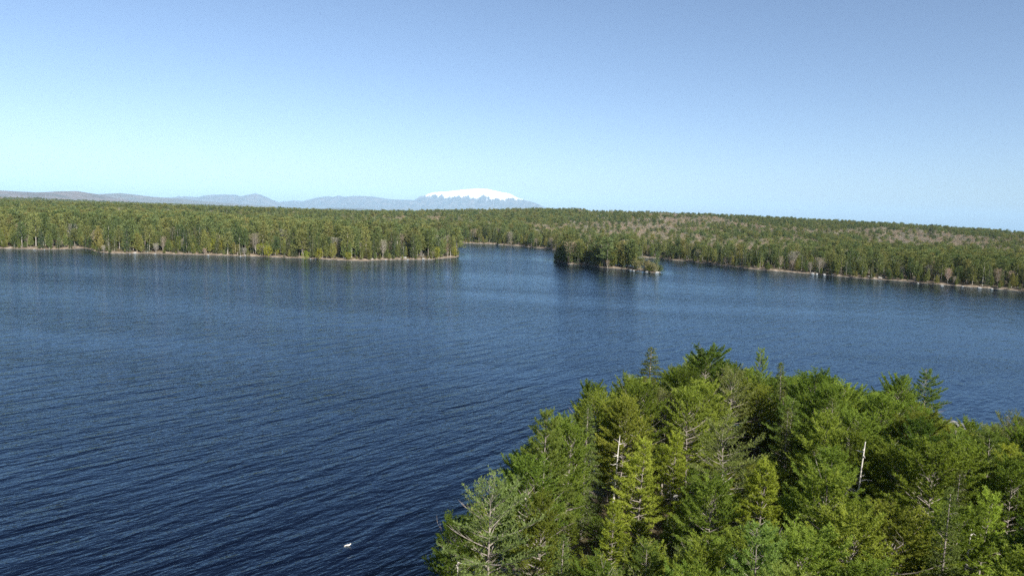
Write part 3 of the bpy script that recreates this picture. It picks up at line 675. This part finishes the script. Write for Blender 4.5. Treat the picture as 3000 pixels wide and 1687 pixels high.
# ------------------------------------------------------------------ far shores
def kind_at(x, y, s, rng):
    """mix of trees by place"""
    bare = fbm(x * 0.006, y * 0.006, 55, 3)
    right = sstep(-150, 150, x - (y - 700) * 0.15)
    far = sstep(620, 1000, np.hypot(x, y))
    ph = np.clip((bare - 0.38) * 5.0, 0, 1) * (0.14 + 0.66 * np.maximum(right, far * 0.8)) * sstep(15, 70, s)
    ph = np.maximum(ph, 0.06)
    u = rng.uniform(0, 1, len(x)); v = rng.uniform(0, 1, len(x))
    edge = s < 14
    ced = np.where(edge, 0.40, 0.15) + 0.15 * right; spr = np.where(edge, 0.2, 0.22)
    return np.where(u < ph, 3, np.where(v < ced, 2, np.where(v < ced + spr, 1, 0)))
KN = ['pine', 'spruce', 'cedar', 'hardwood']
def scatter(r0, r1, spacing, seed):
    rng = np.random.RandomState(seed); a0 = R(42)
    n = int(a0 * (r1 * r1 - r0 * r0) / (spacing * spacing))
    r = np.sqrt(rng.uniform(r0 * r0, r1 * r1, n)); a = rng.uniform(-a0, a0, n)
    # loose blue-noise: keep one tree per jittered cell
    x, y = r * np.sin(a), r * np.cos(a); cx, cy = np.floor(x / spacing).astype(int), np.floor(y / spacing).astype(int)
    _, i = np.unique(cx * 100003 + cy, return_index=True); return np.column_stack([x[i], y[i]]), rng
sets = []
for r0, r1, spc, sd_ in ((380, 1000, 3.7, 1), (1000, 2200, 6.0, 2), (2200, 4600, 11.0, 3)):
    P, rng = scatter(r0, r1, spc, sd_); s, w = signed(P); k = (w >= 0) & (w < 2) & (s > 0.7)
    P, s, w = P[k], s[k], w[k]; sets.append((P, s, w, kind_at(P[:, 0], P[:, 1], s, rng), spc))
rngf = np.random.RandomState(91); FR = []
for poly in POLYS[:2]:
    for a, b in zip(poly, np.roll(poly, -1, axis=0)):
        L = np.linalg.norm(b - a)
        if L > 80 or a[1] > 900: continue
        for j in range(int(L / 1.3) + 1):
            if rngf.uniform() < 0.9: FR.append(a + (b - a) * rngf.uniform() + rngf.uniform(-2.4, 2.4, 2))
FR = np.array(FR); s, w = signed(FR); k = (w >= 0) & (w < 2) & (s > 0.15) & (s < 2.6) & (fbm(FR[:, 0] * 0.06, FR[:, 1] * 0.06, 14) > 0.40)
FR, s, w = FR[k], s[k], w[k]; nfr = len(FR)
sets.append((FR, s, w, rngf.choice([0, 1, 2, 3], nfr, p=[0.15, 0.25, 0.52, 0.08]), 0))
P, rng = scatter(380, 640, 2.4, 12); s, w = signed(P); k = (w == 1) & (s > 0.8)
sets.append((P[k], s[k], w[k], kind_at(P[k][:, 0], P[k][:, 1], s[k], rng), 0)); nis = int(k.sum())
P = np.vstack([q[0] for q in sets]); S = np.concatenate([q[1] for q in sets]); W = np.concatenate([q[2] for q in sets]); Kd = np.concatenate([q[3] for q in sets])
Z = height(P, S, W); rng = np.random.RandomState(77); rr = np.hypot(P[:, 0], P[:, 1])
base = np.array([1.0, 0.95, 0.95, 0.92])[Kd]
hs = base * rng.uniform(0.62, 1.15, len(P)) * np.where(S < 10, rng.uniform(0.7, 1.12, len(P)), 1.0)
hs = hs * np.where(P[:, 0] - (P[:, 1] - 700) * 0.15 > 0, 0.80, 1.0) * np.where(W == 1, 1.25, 1.0)
ws = hs * rng.uniform(0.85, 1.25, len(P)) * np.where(W == 1, 1.2, 1.0) * np.where(rr > 2200, 1.7, np.where(rr > 1000, 1.2, 1.0))
fr = np.zeros(len(P), bool); fr[len(P) - nfr - nis:len(P) - nis] = True
hs = np.where(fr, rng.uniform(0.14, 0.42, len(P)), hs); ws = np.where(fr, hs * rng.uniform(1.1, 1.7, len(P)), ws)
rz = rng.uniform(0, 6.28, len(P)); var = rng.randint(0, 12, len(P))
# islet trees: drop the tip, keep it open
tipx, tipy = ISLET[6]
near_tip = (W == 1) & (P[:, 0] > islet_front[4][0] + 6)
keep = ~(near_tip & (rng.uniform(0, 1, len(P)) < 0.8)); hs = np.where(near_tip, hs * 0.4, hs)
P, S, W, Kd, Z, rr, hs, ws, rz, var, fr = [q[keep] for q in (P, S, W, Kd, Z, rr, hs, ws, rz, var, fr)]
# the ones that show largest become single trees: islet, and the front rows of the near shores
front = np.zeros(len(P), bool)
onpoint = (W == 0) & (P[:, 0] < tip[0] + 30) & (rr < 620)
hillsh = (W == 0) & (P[:, 0] > 60) & (rr < 640)
dirv = P / rr[:, None]
_, wl_ = signed(P - dirv * 22.0); water_ahead = wl_ < 0
_, wl2 = signed(P - dirv * 12.0)
front |= (W == 1) | (water_ahead & onpoint) | ((wl2 < 0) & hillsh)
NAMES = {0: 'pine_tree', 1: 'spruce_tree', 2: 'cedar_tree', 3: 'bare_hardwood_tree'}
DESC = {0: 'irregular green pine', 1: 'dark pointed spruce', 2: 'dense olive cedar', 3: 'leafless grey-brown hardwood'}
ab = np.degrees(np.arctan2(P[:, 0], P[:, 1])); inview = (ab > -36) & (ab < 36)
for k in range(4):
    idx = np.where(front & ~fr & inview & (Kd == k))[0]; idx = idx[np.argsort(rr[idx])][:200 if k == 0 else 280]
    fm = np.zeros(len(P), bool); fm[idx] = True
    for i in idx:
        x_, y_ = P[i]
        if W[i] == 1: place = 'small islet, next to its bare low tip' if x_ > islet_front[4][0] else ('small islet, in its thick middle' if x_ > islet_front[2][0] else 'small islet, at its rounded wooded end')
        elif x_ < 45:
            place = 'wooded point, at its very tip' if x_ > tip[0] - 28 else ('wooded point, along its stretch of shaded bank near the tip' if x_ > tip[0] - 110 else ('wooded point, along its pale beach between cove and tip' if x_ > on_z(320, 742)[0] else 'wooded point, on the low shore beside the small cove'))
        else: place = 'shore under the long hill, across the water from the islet' if x_ < on_z(2150, 781)[0] else ('shore under the long hill, along its shaded straight bank' if x_ < on_z(2560, 817)[0] else 'shore under the long hill, along its rocky beach')
        put_tree(NAMES[k], FAR[KN[k]][var[i] % len(FAR[KN[k]])], P[i, 0], P[i, 1], Z[i], rz[i], (ws[i], ws[i], hs[i]), f'{DESC[k]} on the {place}', 'tree', f'{NAMES[k]}s on the {place}')
    front &= ~((Kd == k) & ~fm)
front &= ~fr; rest = ~front
print('single far trees', int(front.sum()), 'forest instances', int(rest.sum()))

# the woods behind, one mass: real trees scattered by geometry nodes
protos = bpy.data.collections.new('forest_tree_kinds')
slot = {}
order = 0
for k, kn in enumerate(KN):
    for j, (tm, cm) in enumerate(FAR[kn]):
        V1 = np.empty(len(cm.vertices) * 3, np.float32); cm.vertices.foreach_get('co', V1)
        # one mesh per kind with crown and trunk
        nt = len(tm.vertices); V2 = np.empty(nt * 3, np.float32); tm.vertices.foreach_get('co', V2)
        me = bpy.data.meshes.new(f'forest_tree_{order:02d}')
        F1 = [tuple(p_.vertices) for p_ in cm.polygons]; o1 = len(cm.vertices); F2 = [tuple(q + o1 for q in p_.vertices) for p_ in tm.polygons]
        me.from_pydata(np.vstack([V1.reshape(-1, 3), V2.reshape(-1, 3)]).tolist(), [], F1 + F2)
        tn = np.zeros(len(cm.polygons), np.float32); cm.attributes['tone'].data.foreach_get('value', tn)
        at = me.attributes.new('tone', 'FLOAT', 'FACE'); at.data.foreach_set('value', np.concatenate([tn, np.zeros(len(F2), np.float32)]))
        me.materials.append(cm.materials[0]); me.materials.append(tm.materials[0])
        me.polygons.foreach_set('material_index', np.concatenate([np.zeros(len(F1), np.int32), np.ones(len(F2), np.int32)]))
        ob = bpy.data.objects.new(f'forest_tree_{order:02d}', me); protos.objects.link(ob)
        slot[(k, j)] = order; order += 1
def gn_group():
    ng = bpy.data.node_groups.new('scatter_trees', 'GeometryNodeTree')
    ng.interface.new_socket('Geometry', in_out='INPUT', socket_type='NodeSocketGeometry'); ng.interface.new_socket('Geometry', in_out='OUTPUT', socket_type='NodeSocketGeometry')
    n, l = ng.nodes, ng.links; gi = n.new('NodeGroupInput'); go = n.new('NodeGroupOutput')
    ci = n.new('GeometryNodeCollectionInfo'); ci.inputs['Collection'].default_value = protos; ci.inputs['Separate Children'].default_value = True; ci.inputs['Reset Children'].default_value = True
    ip = n.new('GeometryNodeInstanceOnPoints'); ip.inputs['Pick Instance'].default_value = True
    def na(name, t):
        a = n.new('GeometryNodeInputNamedAttribute'); a.data_type = t; a.inputs['Name'].default_value = name; return a.outputs['Attribute']
    e2r = n.new('FunctionNodeEulerToRotation')
    l.new(gi.outputs[0], ip.inputs['Points']); l.new(ci.outputs[0], ip.inputs['Instance']); l.new(na('pick', 'INT'), ip.inputs['Instance Index'])
    l.new(na('turn', 'FLOAT_VECTOR'), e2r.inputs[0]); l.new(e2r.outputs[0], ip.inputs['Rotation']); l.new(na('size', 'FLOAT_VECTOR'), ip.inputs['Scale'])
    l.new(ip.outputs[0], go.inputs[0]); return ng
NG = gn_group()
def forest(name, m, label):
    i = np.where(m)[0]
    if not len(i): return
    me = bpy.data.meshes.new(name); me.vertices.add(len(i)); me.vertices.foreach_set('co', np.column_stack([P[i], Z[i]]).astype(np.float32).ravel())
    pk = np.array([slot[(int(k), int(v) % len(FAR[KN[int(k)]]))] for k, v in zip(Kd[i], var[i])], np.int32)
    a = me.attributes.new('pick', 'INT', 'POINT'); a.data.foreach_set('value', pk)
    a = me.attributes.new('turn', 'FLOAT_VECTOR', 'POINT'); a.data.foreach_set('vector', np.column_stack([rz[i] * 0, rz[i] * 0, rz[i]]).astype(np.float32).ravel())
    a = me.attributes.new('size', 'FLOAT_VECTOR', 'POINT'); a.data.foreach_set('vector', np.column_stack([ws[i], ws[i], hs[i]]).astype(np.float32).ravel())
    o = add(name, me, kind='stuff', label=label, category='forest'); md = o.modifiers.new('trees', 'NODES'); md.node_group = NG
leftish = P[:, 0] < 30
forest('forest', rest & (rr < 1000) & leftish & (P[:, 1] < 830), 'dense green conifer wood covering the point across the lake')
forest('forest', rest & (rr < 1000) & ~(leftish & (P[:, 1] < 830)), 'olive and grey-brown wood behind the channel and the hill shore')
forest('forest', rest & (rr >= 1000), 'mixed conifer and bare hardwood forest running to the skyline')

# lone tall pine on the skyline, shrubs on the shores
p = at_y(2731, 652, 1150.0); gzz = gz(p[0], 1150.0)
hh = (p[1] - gzz)
put_tree('spruce_tree', FAR['spruce'][0], p[0], 1150.0, gzz, 0.4, (hh / 15 * 1.25, hh / 15 * 1.25, hh / 15), 'lone tall spruce standing above the treeline on the skyline ridge', 'tree', None)
for u, v, sc in [(100, 722, 1.2), (150, 722, 1.3), (220, 718, 1.0), (440, 734, 1.1), (500, 738, 1.5), (525, 738, 1.7), (545, 740, 1.2), (628, 743, 1.7), (650, 744, 1.5), (765, 748, 1.8), (785, 750, 1.6), (810, 750, 1.2), (895, 757, 1.4), (935, 757, 1.4), (1020, 760, 1.3), (1215, 756, 1.7), (1280, 757, 1.6), (1330, 751, 1.5)]:
    q = on_z(u, v, 0.6); put_tree('shrub', FAR['shrub'][rnd.randrange(3)], q[0], q[1], gz(*q), rnd.uniform(0, 6), (sc, sc, sc * rnd.uniform(1.1, 1.6)), 'yellow-green shrub at the waterline of the wooded point', 'shrub', 'shrubs along the wooded point')
dry = []
for tm, cm in FAR['shrub']:
    c2 = cm.copy(); c2.materials.clear(); c2.materials.append(M['brownshrub']); dry.append((tm, c2))
for u, v, sc in [(1862, 789, 1.5), (1872, 790, 1.3), (1890, 794, 1.7), (1900, 795, 1.6), (1912, 796, 1.4), (1922, 797, 1.3)]:
    q = on_z(u, v, 0.5); put_tree('shrub', dry[rnd.randrange(3)], q[0], q[1] + 2, gz(q[0], q[1] + 2), rnd.uniform(0, 6), (sc, sc, sc * 1.2), 'brownish shrub on the low tip of the small islet', 'shrub', 'shrubs on the islet tip')
q = on_z(1926, 797, 0.5); put_tree('pine_tree', FAR['pine'][1], q[0], q[1] + 3, gz(q[0], q[1] + 3), 1.0, (0.5, 0.5, 0.68), 'lone thin pine on the low tip of the small islet', 'tree', None)

# ------------------------------------------------------------------ haze
hz, n, l = mat_new('air_haze')
pv = N(n, 'ShaderNodeVolumePrincipled'); pv.inputs['Color'].default_value = (0.40, 0.68, 1.0, 1); pv.inputs['Density'].default_value = 1.9e-5; pv.inputs['Anisotropy'].default_value = -0.22
o = N(n, 'ShaderNodeOutputMaterial'); l.new(pv.outputs[0], o.inputs['Volume'])
e, zb, zt = 42500.0, -8.0, 1250.0
V = [(-e, -e, zb), (e, -e, zb), (e, e, zb), (-e, e, zb), (-e, -e, zt), (e, -e, zt), (e, e, zt), (-e, e, zt)]
add('haze', make_mesh('haze', V, [(0, 3, 2, 1), (4, 5, 6, 7), (0, 1, 5, 4), (1, 2, 6, 5), (2, 3, 7, 6), (3, 0, 4, 7)], hz), kind='stuff', label='thin blue haze in the air over the lake and mountains', category='haze')
